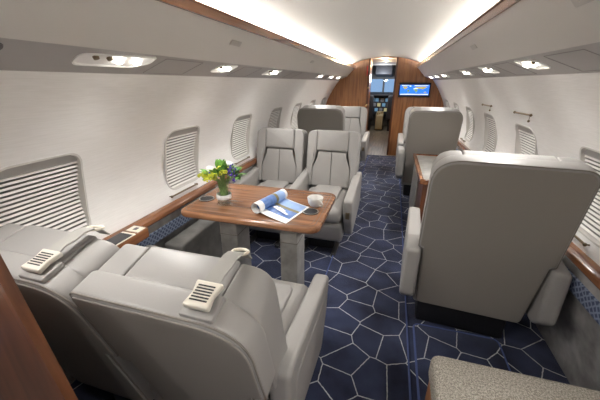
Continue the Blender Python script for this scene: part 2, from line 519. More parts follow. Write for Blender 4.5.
# forward bulkhead, an opening in the middle
DL, DR, DT = -.285, .19, 1.835
def ceil_z(x): return 1.858-.30*x*x
mb = MB()
def prism(poly, y0, y1):
    n = len(poly); mb.add([(x, y0, z) for x, z in poly]+[(x, y1, z) for x, z in poly],
        [tuple(range(n)), tuple(range(n, 2*n))[::-1]]+[(i, (i+1) % n, n+(i+1) % n, n+i) for i in range(n)])
def side_poly(xa, sg):
    top = [(sg*(abs(xa)+(.80-abs(xa))*k/8), ceil_z(abs(xa)+(.80-abs(xa))*k/8)) for k in range(9)]
    return [(xa, 0)]+top+[(sg*.93, 1.42), (sg*1.05, 1.2), (sg*1.14, .97), (sg*1.19, .7), (sg*1.22, .0)]
prism(side_poly(DL, -1), YB, YB+.05); prism(side_poly(DR, 1), YB, YB+.05)
prism([(DL, DT), (DR, DT), (DR, ceil_z(DR)), (0, 1.856), (DL, ceil_z(DL))], YB, YB+.05)
struct(mb.build('wall_front', M['wood_z'], smooth=0))
mb = MB(); box(mb, DL-.03, DL+.004, YB-.015, YB+.065, 0, DT, .004); struct(mb.build('trim_3', M['wood_d']))
mb = MB(); box(mb, DR-.004, DR+.03, YB-.015, YB+.065, 0, DT, .004); struct(mb.build('trim_4', M['wood_d']))
# vestibule walls and ceiling
mb = MB(); box(mb, DL-.06, DL, YB+.05, 7.0, 0, 1.9); box(mb, -.55, -.50, 7.0, 9.3, 0, 1.9); box(mb, -.55, DL, 6.97, 7.0, 0, 1.9); struct(mb.build('wall_vestibule_left', M['wood_z']))
mb = MB(); box(mb, DR, DR+.06, YB+.05, 9.3, 0, 1.9); struct(mb.build('wall_vestibule_right', M['wood_z']))
mb = MB(); box(mb, -.55, DR+.06, YB+.05, 9.3, 1.84, 1.9); struct(mb.build('ceiling_vestibule', M['ceiling']))

# ------------------------------------------------------------------ overhead bins
PA, PB_ = (.70, 1.507), (.872, 1.440)
tl = math.hypot(PB_[0]-PA[0], PB_[1]-PA[1]); TX, TZ = (PB_[0]-PA[0])/tl, (PB_[1]-PA[1])/tl
def psu_map(sg, yc):
    # u along Y, v across the panel (0..tl), w out of the panel (downwards)
    return lambda u, v, w: (sg*(PA[0]+TX*v+TZ*w), yc+u, PA[1]+TZ*v-TX*w)
BY1 = YB-.12
for sg, nm in ((-1, 'left'), (1, 'right')):
    root = empty('overhead_bin', (sg*.7, 0, 1.44))
    off = lambda x, y, z: (x-sg*.7, y, z-1.44)
    mb = MB()
    prof = [(.71, 1.662), (.556, 1.664), (.561, 1.655), (.60, 1.616), (.645, 1.566), (.675, 1.535), (.690, 1.517), PA]
    loft_y(mb, [(sg*x, z) for x, z in prof+[(.71, 1.52)]], [Y0+.01, 1, 3, BY1], off, close=True)
    mb.build('bin_door_panel', M['bin'], root, smooth=35)
    mb = MB()
    loft_y(mb, [(sg*x, z) for x, z in [PA, PB_, (.90, 1.47), (.90, 1.62), (.71, 1.60)]], [Y0+.01, 1, 3, BY1], off, close=True)
    mb.build('service_panel', M['psu'], root, smooth=35)
    mb = MB()
    box(mb, min(sg*.546, sg*.558), max(sg*.546, sg*.558), Y0+.01, BY1, 1.652, 1.686, 0, off)
    box(mb, min(sg*.540, sg*.562), max(sg*.540, sg*.562), Y0+.01, BY1, 1.686, 1.692, 0, off)
    mb.build('valance', M['wood_y'], root)
    for yc in ([1.32, 2.05, 3.1, 4.6] if sg < 0 else [1.33, 1.99, 2.65, 3.6]):
        m_ = psu_map(sg, yc); mb = MB()
        frame_strip(mb, rr(-.16, .11, .020, .166, .006, 3), .0025, -.001, .0012, lambda u, v, w: off(*m_(u, v, w)))
        mb.build('hatch_outline', M['joint'], root)
    for yc in ((1.585, 3.2) if sg < 0 else (1.0, 2.14)):
        mb = MB()
        dx, dz = (.645-.60), (1.567-1.618); L_ = math.hypot(dx, dz)
        fm = lambda u, v, w: off(sg*(.60+dx/L_*v+dz/L_*w), yc+u, 1.618+dz/L_*v-dx/L_*w)
        pillow(mb, rr(-.055, .055, .012, .040, .006, 3), -.002, .005, .002, mp=fm)
        mb.build('latch', M['bin_latch'], root)
    tag(root, 'long grey overhead bin with wooden valance above the %s windows' % nm, 'overhead bin')
    cv = MB(); 
    for k in range(8):
        a = Y0+.1+(BY1-Y0-.2)*k/8; b = Y0+.1+(BY1-Y0-.2)*(k+.98)/8
        box(cv, min(sg*.64, sg*.68), max(sg*.64, sg*.68), a, b, 1.664, 1.679)
    o = cv.build('cove_light', M['cove']); tag(o, 'warm strip light hidden behind the wooden valance on the %s side' % nm, 'light')

# reading lights on the service panels
def reading_light(sg, yc, hl, label, glow=True, spot=8.5):
    m_ = psu_map(sg, yc); c = m_(0, tl*.42, 0)
    root = empty('reading_light', c)
    mo = lambda u, v, w: tuple(a-b for a, b in zip(m_(u, v, w), c))
    mb = MB()
    out = roundpoly([(-hl, .035), (hl*.9, .012), (hl, .075), (hl*.55, .118), (-hl*.9, .118)], [.03, .02, .03, .03, .04], 5)
    o = list(out); ins = inset(o if area2(o) > 0 else o[::-1], .006); base = o if area2(o) > 0 else o[::-1]
    N = len(base); rows = [(base, 0), (base, .004), (ins, .005), (inset(base, .010), .001)]
    vs = [mo(p[0], p[1], d) for r_, d in rows for p in r_]; fs = []
    for k in range(3):
        for i in range(N):
            j = (i+1) % N; fs.append((k*N+i, k*N+j, (k+1)*N+j, (k+1)*N+i))
    fs.append(tuple(3*N+i for i in range(N)))
    mb.add(vs, fs); mb.build('bezel', M['lampcup'], root, smooth=35)
    for u in ((-.35*hl, .35*hl) if hl < .12 else (-.0*hl, .5*hl)):
        lb = MB(); lathe(lb, [(.001, .012), (.012, .011), (.016, .004), (.016, 0)], 12, (u, .06, .002), mo); lb.build('lamp', M['lens'], root)
    for u in ((-.62*hl,) if hl < .12 else (-.62*hl, -.3*hl)):
        nb = MB(); lathe(nb, [(.001, .010), (.009, .009), (.010, 0)], 10, (u, .048, .002), mo); nb.build('air_nozzle', M['bronze'], root)
    tag(root, label, 'light', 'reading lights under the overhead bins')
    ld = bpy.data.lights.new('reading_lamp', 'SPOT'); ld.energy = spot; ld.color = (1, .97, .93); ld.spot_size = R(165); ld.spot_blend = 1; ld.shadow_soft_size = .05
    lo = bpy.data.objects.new('lamp_beam', ld); COL.objects.link(lo); lo.parent = root
    lo.location = mo(0, .07, .02); lo.rotation_euler = (0, 0, 0)
    lo.rotation_euler = Vector((-sg*.35, 0, -1)).to_track_quat('-Z', 'Y').to_euler()
ordl = ['nearest', 'second nearest', 'third nearest', 'fourth nearest', 'fifth nearest', 'farthest']
for k, (y, hl) in enumerate([(.95, .165), (1.70, .10), (2.46, .14), (4.2, .10), (4.95, .10), (5.6, .10)]):
    reading_light(-1, y, hl, '%s reading light under the left overhead bin' % ordl[k])
for k, (y, hl) in enumerate([(1.65, .10), (2.32, .10), (2.96, .10), (4.2, .10), (4.9, .10), (5.6, .10)]):
    reading_light(1, y, hl, '%s reading light under the right overhead bin' % ordl[k])
for y, w_ in ((.20, 'added out of view to light the near seat backs'), (-.8, 'far behind the photographer')):
    for sg in (-1, 1): reading_light(sg, y, .1, 'reading light under the %s overhead bin %s' % ('left' if sg < 0 else 'right', w_))  # the nearer pair is an unseen addition that brightens the near seat backs
# round speaker grille
m_ = psu_map(-1, .56); mb = MB(); lathe(mb, [(.001, .003), (.022, .004), (.028, .003), (.030, 0)], 20, (0, .05, 0), m_)
tag(mb.build('air_outlet', M['gap']), 'dark round air outlet under the left overhead bin at the picture edge', 'air outlet')

# shade / curtain bars beside windows
def bar(name, p, d, L_, label, drop=False, sg=1):
    root = empty(name, p)
    mb = MB(); d = Vector(d).normalized(); a = d*(-L_/2); b = d*(L_/2)
    tube(mb, [a, a*.5, b*.5, b], .0055, 8); mb.build('rod', M['bronze'], root)
    for q in (a, b):
        mb = MB(); blob(mb, q, .009); tube(mb, [q, q+Vector((sg*.018, 0, 0))], .004, 6)
        mb.build('end_fitting', M['bronze'], root)
    if drop:
        mb = MB(); q = a+Vector((0, .01, 0)); tube(mb, [q, q+Vector((0, 0, -.03))], .0015, 6); blob(mb, q+Vector((0, 0, -.036)), .008); mb.build('hanging_clip', M['bronze'], root)
    tag(root, label, 'rail')
bar('handle_rail', (-wx(.72)+.017, 1.63, .724), (0, 1, 0), .27, 'thin bronze rail under the left window beside the flower vase', sg=-1)
bar('handle_rail', (-wx(.72)+.017, 2.50, .724), (0, 1, 0), .27, 'thin bronze rail under the left window just beyond the flower vase', sg=-1)
bar('handle_rail', (wx(1.215)-.012, 2.33, 1.220), (0, 1, -.02), .27, 'bronze rail above the right window nearest the big single seat', True)
bar('handle_rail', (wx(1.215)-.012, 3.17, 1.216), (0, 1, -.02), .27, 'bronze rail above the right window second along past the single seat', True)
bar('handle_rail', (wx(.72)-.017, 1.66, .728), (0, 1, 0), .32, 'bronze rail under the right window beside the single seat', sg=1)
bar('handle_rail', (wx(.72)-.017, 4.25, .728), (0, 1, 0), .20, 'bronze rail under a far right window beyond the wooden cabinet', sg=1)

# ------------------------------------------------------------------ seats
def seat(X, Y, facing, label, hw, lower, arms, L_, rec, group, belt=None, armt=.082, z_arm=.585, yaw=0., arm_back=-.335, rt=.10, T=.20):
    root = empty('cabin_seat', (X, Y, 0), yaw if facing > 0 else math.pi+yaw)
    rtl, rtr = rt if isinstance(rt, tuple) else (rt, rt)
    r = R(rec); hy, hz = -.27, .45
    A = (0, -math.sin(r), math.cos(r)); F = (0, math.cos(r), math.sin(r))
    bm_ = lambda u, v, w: (u, hy+v*A[1]+w*F[1], hz+v*A[2]+w*F[2])
    vb = -.25
    # pedestal
    mb = MB(); pw = hw*(.80 if hw > .26 else .5); box(mb, -pw, pw, -.14, .20, 0., .16, .02); mb.build('pedestal', M['black'], root)
    for sx in (-1, 1):
        mb = MB(); box(mb, sx*hw*.55-.02, sx*hw*.55+.02, -.12, .32, 0.0, .03, .006); mb.build('floor_track_fitting', M['dkmetal'], root)
    # skirt
    mb = MB(); lo = lower-.004
    ol = roundpoly([(-.16, .15), (.335, .15), (.385, .34), (-.10, .36)], [.02, .05, .03, .02], 5)
    pillow(mb, ol, -lo, lo, .02, mp=lambda y, z, x: (x, y, z)); mb.build('seat_skirt', M['leather'], root)
    # cushion
    mb = MB(); cw = lower-.008
    pillow(mb, rr(-cw, cw, -.15, .405, .06), .345, .475, .05, 0, .018); mb.build('seat_cushion', M['leather'], root, smooth=70)
    mb = MB(); pillow(mb, rr(-cw*.62, cw*.62, -.14, .33, .05), .47, .497, .014, 0, .008); mb.build('cushion_panel', M['pleat'], root, smooth=70)
    # back shell with a step where the arms wrap round it
    zs = .15
    ol = roundpoly([(-lower+.015, vb), (lower-.015, vb), (lower, zs), (hw, zs+.012), (hw, L_), (-hw, L_), (-hw, zs+.012), (-lower, zs)],
                   [.03, .03, .0, .012, rtr, rtl, .012, 0], 8)
    mb = MB(); pillow(mb, ol, 0, .085, .014, mp=bm_); sh = mb.build('back_shell', M['leather'], root, smooth=50)
    mb = MB(); ol2 = roundpoly([(-lower+.020, vb+.006), (lower-.020, vb+.006), (lower-.008, zs+.018), (hw-.010, zs+.024), (hw-.010, L_-.012), (-hw+.010, L_-.012), (-hw+.010, zs+.024), (-lower+.008, zs+.018)],
                   [.03, .03, .0, .012, max(.01, rtr-.010), max(.01, rtl-.010), .012, 0], 8)
    pillow(mb, ol2, -.003, .01, .003, mp=bm_); mb.build('rear_panel', M['leather_dk'], root, smooth=50)
    mb = MB(); o_ = ol if area2(ol) > 0 else ol[::-1]; o_ = inset(o_, .003)
    tube(mb, [bm_(u, v, .005) for u, v in o_+o_[:1]], .0028, 6, cap=False); mb.build('piping', M['seam'], root)
    # front padding
    hb = .20                                         # headrest height
    bw = hw*.40
    for sx in (-1, 1):
        pts = [(hw-.006, .0), (hw-.006, L_-.008), (hw-bw, L_-.008), (hw-bw, L_-hb), (hw-bw+.010, L_-hb-.04), (hw-bw*.66, L_*.32), (hw-bw*.66, .0)]
        pts = [(sx*u, v) for u, v in pts]
        mb = MB(); pillow(mb, roundpoly(pts, [.02, (rtr if sx > 0 else rtl)-.006, .008, .01, .05, .12, .02], 6), .070, T, .012, 0, .003, bm_)
        mb.build('bolster', M['leather'], root, smooth=70)
    mb = MB(); w_ = hw-bw-.0015
    pillow(mb, roundpoly([(-w_, L_-hb+.004), (w_, L_-hb+.004), (w_, L_-.006), (-w_, L_-.006)], [.015, .015, .015, .015], 6), .070, T+.010, .020, 0, .008, bm_)
    mb.build('headrest', M['leather'], root, smooth=70)
    wl = hw-bw*.66-.0015
    for sx in (-1, 1):
        mb = MB()
        pts = [(sx*.001, .0), (sx*wl, .0), (sx*wl, L_*.32), (sx*(w_-.009), L_-hb-.05), (sx*(w_-.010), L_-hb-.0015), (sx*.001, L_-hb-.0015)]
        pillow(mb, roundpoly(pts, [.006, .02, .12, .05, .015, .006], 5), .070, T-.006, .009, 0, .004, bm_)
        mb.build('back_pad', M['pleat'], root, smooth=70)
    # arms
    for sx in arms:
        x0, x1 = lower+.004, lower+armt
        prof = roundpoly([(arm_back+.065, .265), (.27, .20), (.36, .36), (.405, z_arm-.025), (-.18, z_arm+.03), (arm_back+.01, z_arm+.015), (arm_back, .32)],
                         [.04, .07, .05, .035, .03, .03, .05], 6)
        mb = MB()
        pillow(mb, prof, min(sx*x0, sx*x1), max(sx*x0, sx*x1), .018, mp=lambda y, z, x: (x, y, z))
        ar = mb.build('armrest', M['leather'], root, smooth=55)
        mb = MB()
        xc = sx*(x0+x1)/2
        box(mb, xc-.016, xc+.016, .366, .388, .40, .455, .004); mb.build('latch_button', M['bronze'], ar)
        mb = MB()
        xo = sx*(x1+.0005)
        pillow(mb, roundpoly([(-.15, .28), (.25, .27), (.31, .38), (.33, z_arm-.085), (-.15, z_arm-.05)], [.03]*5, 5), min(xo, xo-sx*.006), max(xo, xo-sx*.006)+.001, .002, mp=lambda y, z, x: (x, y, z))
        mb.build('side_panel', M['leather'], ar, smooth=50)
    if belt:
        bx = hw*.50
        Lw = lambda u, v, w: bm_(bx+u, L_+v, w)
        mb = MB(); pillow(mb, rr(-.042, .042, -.006, .010, .004), .010, .075, .004, mp=Lw)
        br = mb.build('belt_pad', M['leather'], root, smooth=50)
        mb = MB()                                   # webbing over the shoulder of the seat
        pts = [(.012, .05), (.022, .08), (.030, .11), (.026, .14), (.028, .17), (.020, .195), (.0, .215), (-.03, .228)]
        vs = []; fs = []
        for (v, w) in pts:
            for u in (-.021, .021): vs.append(Lw(u+.008*(w-.035)/.1, v, w))
        for (v, w) in pts:
            for u in (-.021, .021): vs.append(Lw(u+.008*(w-.035)/.1, v+.004, w+.002))
        n = len(pts)
        for k in range(n-1):
            fs += [(2*k, 2*k+1, 2*k+3, 2*k+2), (2*n+2*k, 2*n+2*k+2, 2*n+2*k+3, 2*n+2*k+1), (2*k, 2*k+2, 2*n+2*k+2, 2*n+2*k), (2*k+1, 2*n+2*k+1, 2*n+2*k+3, 2*k+3)]
        mb.add(vs, fs); wb = mb.build('belt_webbing', M['webbing'], root, smooth=60)
        mb = MB()
        pillow(mb, roundpoly([(-.034, .022), (.034, .022), (.028, .056), (.036, .092), (-.036, .092), (-.028, .056)], .006, 4), .016, .032, .005, mp=lambda u, w, v: Lw(u, v, w))
        bk = mb.build('belt_buckle', M['buckle'], root, smooth=50)
        mb = MB()
        for k in range(6): box(mb, -.022, .022, .036+k*.0078, .0395+k*.0078, .0315, .0330, 0, lambda u, w, v: Lw(u, v, w))
        mb.build('buckle_slot', M['black'], bk)
        mb = MB()
        ring = [Lw(.016+.021*math.cos(t), .010-.010*math.sin(t), .212+.019*math.sin(t)) for t in [2*math.pi*k/16 for k in range(17)]]
        tube(mb, ring, .0045, 6, cap=False); mb.build('belt_loop', M['cream'], root)
    tag(root, label, 'seat', group)
    return root

G1 = 'paired seats around the table'; G2 = 'single seats'
seat(-.288, .816, 1, 'grey leather aisle seat seen from behind, in front at bottom left', .245, .205, (-1, 1), .49, 15, G1, belt=True, armt=.075, arm_back=-.225, z_arm=.57, rt=(.025, .13), T=.195)
seat(-.785, .816, 1, 'grey leather window seat seen from behind, next to the wooden partition edge', .245, .205, (-1,), .49, 15, G1, belt=True, armt=.075, arm_back=-.225, z_arm=.57, rt=(.025, .13), T=.195)
seat(-.295, 2.55, -1, 'grey leather aisle seat facing back across the table behind the white cup', .245, .205, (-1, 1), .53, 12, G1, armt=.075, rt=.075, T=.16)
seat(-.815, 2.55, -1, 'grey leather window seat facing back across the table behind the flower vase', .245, .205, (1,), .53, 12, G1, armt=.075, rt=.075, T=.16)
seat(.725, 1.77, 1, 'large single grey seat seen from behind on the right of the aisle', .30, .277, (-1, 1), .66, 11, G2, yaw=R(-4), rt=(.13, .07), T=.145)
seat(.68, 4.13, 1, 'single grey seat seen from behind past the wooden cabinet on the right', .28, .265, (-1, 1), .67, 11, G2)
seat(-.645, 4.11, 1, 'single grey seat seen from behind, back to the far pair of table seats', .29, .265, (-1, 1), .67, 11, G2)
seat(-.47, 5.15, -1, 'single grey seat facing back left of the cockpit doorway', .27, .255, (-1, 1), .56, 12, G2, T=.16)
seat(.68, 5.15, -1, 'single grey seat facing back under the screen, its headrest just showing', .27, .255, (-1, 1), .57, 12, G2)

# ------------------------------------------------------------------ conference table
T = empty('conference_table', (-.49, 1.55, 0))
to = lambda x, y, z: (x+.49, y-1.55, z)
mb = MB(); ol = rr(-.905, -.085, 1.285, 1.835, .07, 8)
pillow(mb, ol, .700, .735, .012, mp=to); mb.build('table_top', M['wood_x'], T, smooth=50)
mb = MB(); frame_strip(mb, rr(-.880, -.110, 1.310, 1.810, .05, 8), .0035, .733, .7358, to)
frame_strip(mb, rr(-.860, -.130, 1.330, 1.790, .035, 8), .002, .733, .7358, to)
box(mb, -.86, -.13, 1.558, 1.5595, .733, .7357, 0, to)
mb.build('inlay_line', M['inlay'], T)
for (x, y) in ((-.845, 1.50), (-.178, 1.49)):
    mb = MB(); lathe(mb, [(.001, .7365), (.038, .7365), (.040, .739), (.046, .739), (.047, .735)], 28, (x, y, 0), to)
    ch = mb.build('cup_holder', M['black'], T)
    mb = MB(); lathe(mb, [(.040, .7392), (.043, .7398), (.046, .7392)], 28, (x, y, 0), to); mb.build('holder_rim', M['steel'], ch)
for (x0, x1) in ((-.735, -.618), (-.345, -.240)):
    mb = MB(); pillow(mb, rr(x0, x1, 1.435, 1.60, .01, 3), .0, .70, .006, mp=to)
    lg = mb.build('table_leg', M['legm'], T)
    mb = MB(); box(mb, x0-.002, x1+.002, 1.432, 1.603, .545, .549, 0, to); mb.build('leg_seam', M['seam'], lg)
tag(T, 'glossy wooden table with inlaid border between the facing pairs of seats', 'table')

# stow box of the table against the side wall
mb = MB(); pillow(mb, roundpoly([(1.31, .0), (1.88, .0), (1.88, .475), (1.33, .475)], .015, 3), -1.075, -.94, .01, mp=lambda y, z, x: (x, y, z))
tag(mb.build('stowage_box', M['sidebox']), 'dark grey stowage box under the table at the left wall', 'box')

# things on the table
ZT = .7358
V = empty('glass_vase', (-.700, 1.465, ZT))
mb = MB(); lathe(mb, [(.001, 0), (.040, 0), (.042, .004), (.042, .128), (.040, .130), (.038, .128), (.038, .012), (.001, .010)], 28); mb.build('glass_body', M['glass'], V, smooth=50)
mb = MB(); lathe(mb, [(.001, .0125), (.0372, .0125), (.0372, .055), (.001, .055)], 24); mb.build('water', M['glass'], V)
mb = MB(); lathe(mb, [(.0425, .036), (.0432, .037), (.0432, .062), (.0425, .063)], 28); mb.build('ribbon_band', M['paper'], V)
tag(V, 'clear glass vase with a pale band holding the flowers on the table', 'vase')

def leaf(mb, p, d, L_, W, droop=.2):
    d = Vector(d).normalized(); up = Vector((0, 0, 1)); s = d.cross(up).normalized(); n = s.cross(d)
    pts = []; K = 7
    for k in range(K+1):
        t = k/K; w = W*math.sin(math.pi*min(.98, t**.75+.02)); c = Vector(p)+d*L_*t - up*droop*L_*t*t
        pts += [c+s*w+n*.25*w, c, c-s*w+n*.25*w]
    fs = []
    for k in range(K):
        fs += [(3*k, 3*k+1, 3*k+4, 3*k+3), (3*k+1, 3*k+2, 3*k+5, 3*k+4)]
    mb.add(pts, fs)
def flower_stem(tip, kind, label, group):
    base = Vector((random.uniform(-.02, .02), random.uniform(-.02, .02), .025)); tip = Vector(tip)
    mid = Vector((tip.x*.30, tip.y*.30, .14))
    root = empty('flower_stem' if kind != 'leaf' else 'leaf_sprig', V.location)
    mb = MB(); tube(mb, [base, (base+mid)/2, mid, (mid+tip)/2, tip], [.0015, .0015, .0015, .0014, .0012], 6); mb.build('stem', M['stem'], root)
    mb = MB()
    if kind == 'yellow':
        for k in range(70):
            a = random.random()*6.28; q = math.sqrt(random.random())*.036
            blob(mb, (tip.x+q*math.cos(a), tip.y+q*math.sin(a), tip.z+.018-q*q*12+random.uniform(-.004, .005)), random.uniform(.0045, .007), 6, 4)
        mb.build('blossom', M['yellow'], root)
    elif kind == 'white':
        for k in range(40):
            a = k*2.4; q = .020*math.sqrt(k/40)
            blob(mb, (tip.x+q*math.cos(a), tip.y+q*math.sin(a), tip.z+.018-q*q*22), .009, 6, 4, (1, 1, .6))
        mb.build('blossom', M['whitefl'], root)
    elif kind == 'purple':
        for k in range(7):
            blob(mb, (tip.x+random.uniform(-.014, .014), tip.y+random.uniform(-.014, .014), tip.z+random.uniform(-.03, .012)), random.uniform(.005, .0075), 6, 4)
        mb.build('blossom', M['purple'], root)
    if kind == 'leaf':
        d = (tip-mid)
        leaf(mb, tip-d*.35, d+Vector((0, 0, .02)), .070, .020, .25)
        for sx in (-1, 1):
            e = Vector((d.x*.6-sx*d.y*.9, d.y*.6+sx*d.x*.9, d.z*.7)); leaf(mb, mid+d*.6, e, .052, .016, .3)
        mb.build('leaf', M['leaf'] if random.random() < .6 else M['leaf_dk'], root)
    else:
        lb = MB()
        for k in range(3):
            a = random.random()*6.28; leaf(lb, mid+(tip-mid)*random.uniform(.5, .9), (math.cos(a), math.sin(a), .5), .045, .010)
        lb.build('leaf', M['leaf'], root)
    tag(root, label, 'flower' if kind != 'leaf' else 'foliage', group)
for t in ((-.085, -.045, .175), (-.015, -.05, .190), (.015, -.03, .20), (-.06, -.005, .172), (-.04, -.06, .165), (.0, .01, .205)):
    flower_stem(t, 'yellow', 'yellow clustered flower among the stems in the glass vase', 'yellow flowers in the vase')
for t in ((-.065, -.015, .205), (.02, .05, .222)):
    flower_stem(t, 'white', 'white rounded flower among the stems in the glass vase', 'white flowers in the vase')
for t in ((.06, .0, .205), (.075, .03, .20), (-.03, -.055, .20), (.085, -.02, .185), (.04, .04, .225), (.05, .02, .215)):
    flower_stem(t, 'purple', 'small purple flower spray in the glass vase', 'purple flowers in the vase')
for k in range(30):
    a = 2.4*k; q = .030+.085*((k*7) % 30)/30
    flower_stem((q*math.cos(a), q*math.sin(a), .165+.085*(1-q/.115)+random.uniform(-.01, .035)), 'leaf', 'green leafy sprig among the flowers in the glass vase', 'leafy sprigs in the vase')
flower_stem((.115, .03, .175), 'leaf', 'green leafy sprig among the flowers in the glass vase', 'leafy sprigs in the vase')
flower_stem((.01, .02, .255), 'leaf', 'green leafy sprig among the flowers in the glass vase', 'leafy sprigs in the vase')

# magazine, its front half rolled up
Pc = {'bl': (-.385, 1.625), 'br': (-.198, 1.543), 'fr': (-.258, 1.301), 'fl': (-.440, 1.375)}
mg = empty('magazine', (-.34, 1.46, ZT))
def quad(a, b):    # bilinear point on the flat page
    bl, br_, fr, fl = (Vector(Pc[k]) for k in ('bl', 'br', 'fr', 'fl'))
    p = (bl*(1-a)+br_*a)*(1-b)+(fl*(1-a)+fr*a)*b
    return p
mb = MB()
def cell(a0, a1, b0, b1, z, mi):
    mb.cur = mi; n = 6; vs = []; fs = []
    for i in range(n+1):
        a = a0+(a1-a0)*i/n
        for b in (b0, b1):
            p = quad(a, b); vs.append((p.x+.34, p.y-1.46, z+.012*(1-a)**2))
    for i in range(n): fs.append((2*i, 2*i+1, 2*i+3, 2*i+2))
    mb.add(vs, fs)
cell(0, 1, 0, 1, .0035, 0)
mb.build('cover_page', [M['paper']], mg, smooth=60)
mb = MB()
for (b0, b1, mi) in ((.03, .36, 1), (.36, .46, 2), (.46, .80, 3)): cell(.0, .94, b0, b1, .0045, mi)
# white boat lying across the lower picture
mb.cur = 0
for (a0, b0, a1, b1, wd) in ((.16, .55, .80, .73, .055), (.30, .55, .62, .62, .05)):
    p, q = quad(a0, b0), quad(a1, b1); d = (q-p).normalized(); s = Vector((-d.y, d.x))*wd/4
    vs = [(v.x+.34, v.y-1.46, .0105+.006*(1-a0)) for v in (p+s, p-s, q-s*.4, q+s*.6)]
    mb.add(vs, [(0, 1, 2, 3)])
mb.build('printed_picture', [M['paper'], M['page_sky'], M['page_olive'], M['page_blue']], mg, smooth=0)
# the roll
A_, B_ = Vector((-.462, 1.375)), Vector((-.392, 1.635)); ax = (B_-A_).normalized(); sd = Vector((ax.y, -ax.x))
ln = (B_-A_).length
def roll_part(name, s0, s1, mats, mi_fn, r_off):
    mb = MB(); n = 40
    K = 12
    for k in range(K):
        t0 = s0+(s1-s0)*k/K; t1 = s0+(s1-s0)*(k+1)/K
        mb.cur = mi_fn((t0+t1)/2)
        vs = []; fs = []
        for t in (t0, t1):
            for i in range(n+1):
                th = -math.pi/2+ i/n*4.1*math.pi; rad = .032-r_off-.0022*i/n*2.0
                p = A_+ax*(ln*t)+sd*(.004+rad*math.cos(th)); vs.append((p.x+.34, p.y-1.46, .034+rad*math.sin(th)))
        for i in range(n): fs.append((i, i+1, n+2+i, n+1+i))
        mb.add(vs, fs)
    return mb.build(name, mats, mg, smooth=60)
roll_part('rolled_page', 0, 1, [M['paper'], M['page_blue'], M['page_olive'], M['page_sky']], lambda t: 0 if t < .2 or t > .95 else (2 if .58 < t < .68 else (1 if t < .58 else 3)), 0)
tag(mg, 'open magazine with blue seaside pictures, one half rolled up, on the table', 'magazine')

# cup
cup = empty('coffee_cup', (-.172, 1.575, ZT))
mb = MB(); lathe(mb, [(.001, .001), (.024, .0), (.028, .004), (.040, .022), (.0455, .045), (.046, .056), (.0445, .056), (.042, .044), (.036, .022), (.024, .008), (.001, .007)], 32); mb.build('bowl', M['white'], cup, smooth=60)
mb = MB(); d = Vector((.75, -.66, 0)).normalized()
pts = [d*.043+Vector((0, 0, .046)), d*.060+Vector((0, 0, .047)), d*.070+Vector((0, 0, .036)), d*.064+Vector((0, 0, .022)), d*.038+Vector((0, 0, .018))]
tube(mb, pts, [.004, .0045, .0045, .004, .0035], 8); mb.build('handle', M['white'], cup)
tag(cup, 'white coffee cup at the aisle end of the wooden table', 'cup')

# ------------------------------------------------------------------ switch console on the left side rail
cs = empty('switch_console', (-1.037, 1.04, .674))
mb = MB(); box(mb, -.060, .050, -.13, .115, -.045, .014, .01); mb.build('wooden_block', M['wood_y'], cs)
mb = MB(); box(mb, -.034, .052, -.125, .028, .012, .018, .006); pl = mb.build('bezel_plate', M['cream'], cs)
mb = MB(); box(mb, -.030, .048, -.102, .012, .0175, .0195, .002); mb.build('touch_screen', M['screen'], pl)
mb = MB(); box(mb, -.030, .046, .042, .100, .012, .018, .004); sp = mb.build('switch_plate', M['cream'], cs)
mb = MB(); box(mb, .0, .022, .058, .084, .0175, .020, .002); mb.build('switch_button', M['gap'], sp)
tag(cs, 'wooden console with black touch screen and cream switch on the left rail', 'console')

# ------------------------------------------------------------------ cabinet between the right-hand seats
cb = empty('side_cabinet', (.78, 3.2, 0))
co = lambda x, y, z: (x-.78, y-3.2, z)
mb = MB(); box(mb, .525, 1.02, 2.66, 3.68, 0, .60, .006, co); mb.build('cabinet_body', M['wood_d'], cb)
mb = MB(); frame_strip(mb, rr(.49, 1.04, 2.62, 3.70, .02, 3), .032, .60, .635, co); mb.build('top_rim', M['wood_y'], cb)
mb = MB(); box(mb, .518, 1.012, 2.648, 3.672, .60, .622, 0, co); mb.build('top_inset', M['legm'], cb)
mb = MB(); box(mb, .514, .526, 3.05, 3.66, .04, .58, .003, co); mb.build('side_panel', M['legm'], cb)
tag(cb, 'low wooden cabinet with grey inset top between the right-hand single seats', 'cabinet')

# ------------------------------------------------------------------ divan at bottom right
dv = empty('upholstered_bench', (.75, .3, 0))
do = lambda x, y, z: (x-.75, y-.3, z)
mb = MB(); pillow(mb, rr(.435, 1.07, -.8, .955, .04, 6), .36, .462, .025, 0, .004, do); mb.build('seat_cushion', M['tweed'], dv, smooth=60)
mb = MB(); box(mb, .445, 1.05, -.8, .935, .02, .36, .006, do); mb.build('wooden_base', M['wood_z'], dv)
tag(dv, 'tweed covered bench with wooden base at the bottom right corner', 'bench')

# ------------------------------------------------------------------ partition at bottom left
mb = MB()
def edge_x(z): return -.306-.158*z
poly = [(-1.14, 0), (edge_x(0), 0), (edge_x(1.2), 1.2), (-1.03, 1.2), (-1.10, 1.0), (-1.14, .8)]
pillow(mb, roundpoly(poly, [.0, .0, .02, 0, 0, 0], 4), .292, .304, .003, mp=lambda x, z, y: (x, y, z), steps=2)
pt = mb.build('wooden_partition', M['wood_d'], smooth=40)
mb = MB(); vs = []; fs = []
for z in (0.0, 1.19):
    x = edge_x(z); vs += [(x-.010, .288, z), (x+.004, .288, z), (x+.004, .308, z), (x-.010, .308, z)]
mb.add(vs, [(0, 1, 5, 4), (1, 2, 6, 5), (2, 3, 7, 6), (3, 0, 4, 7), (0, 3, 2, 1), (4, 5, 6, 7)])
mb.build('edge_strip', M['wood_y2'], pt)
tag(pt, 'dark wooden partition with slanting edge at the bottom left corner', 'partition')

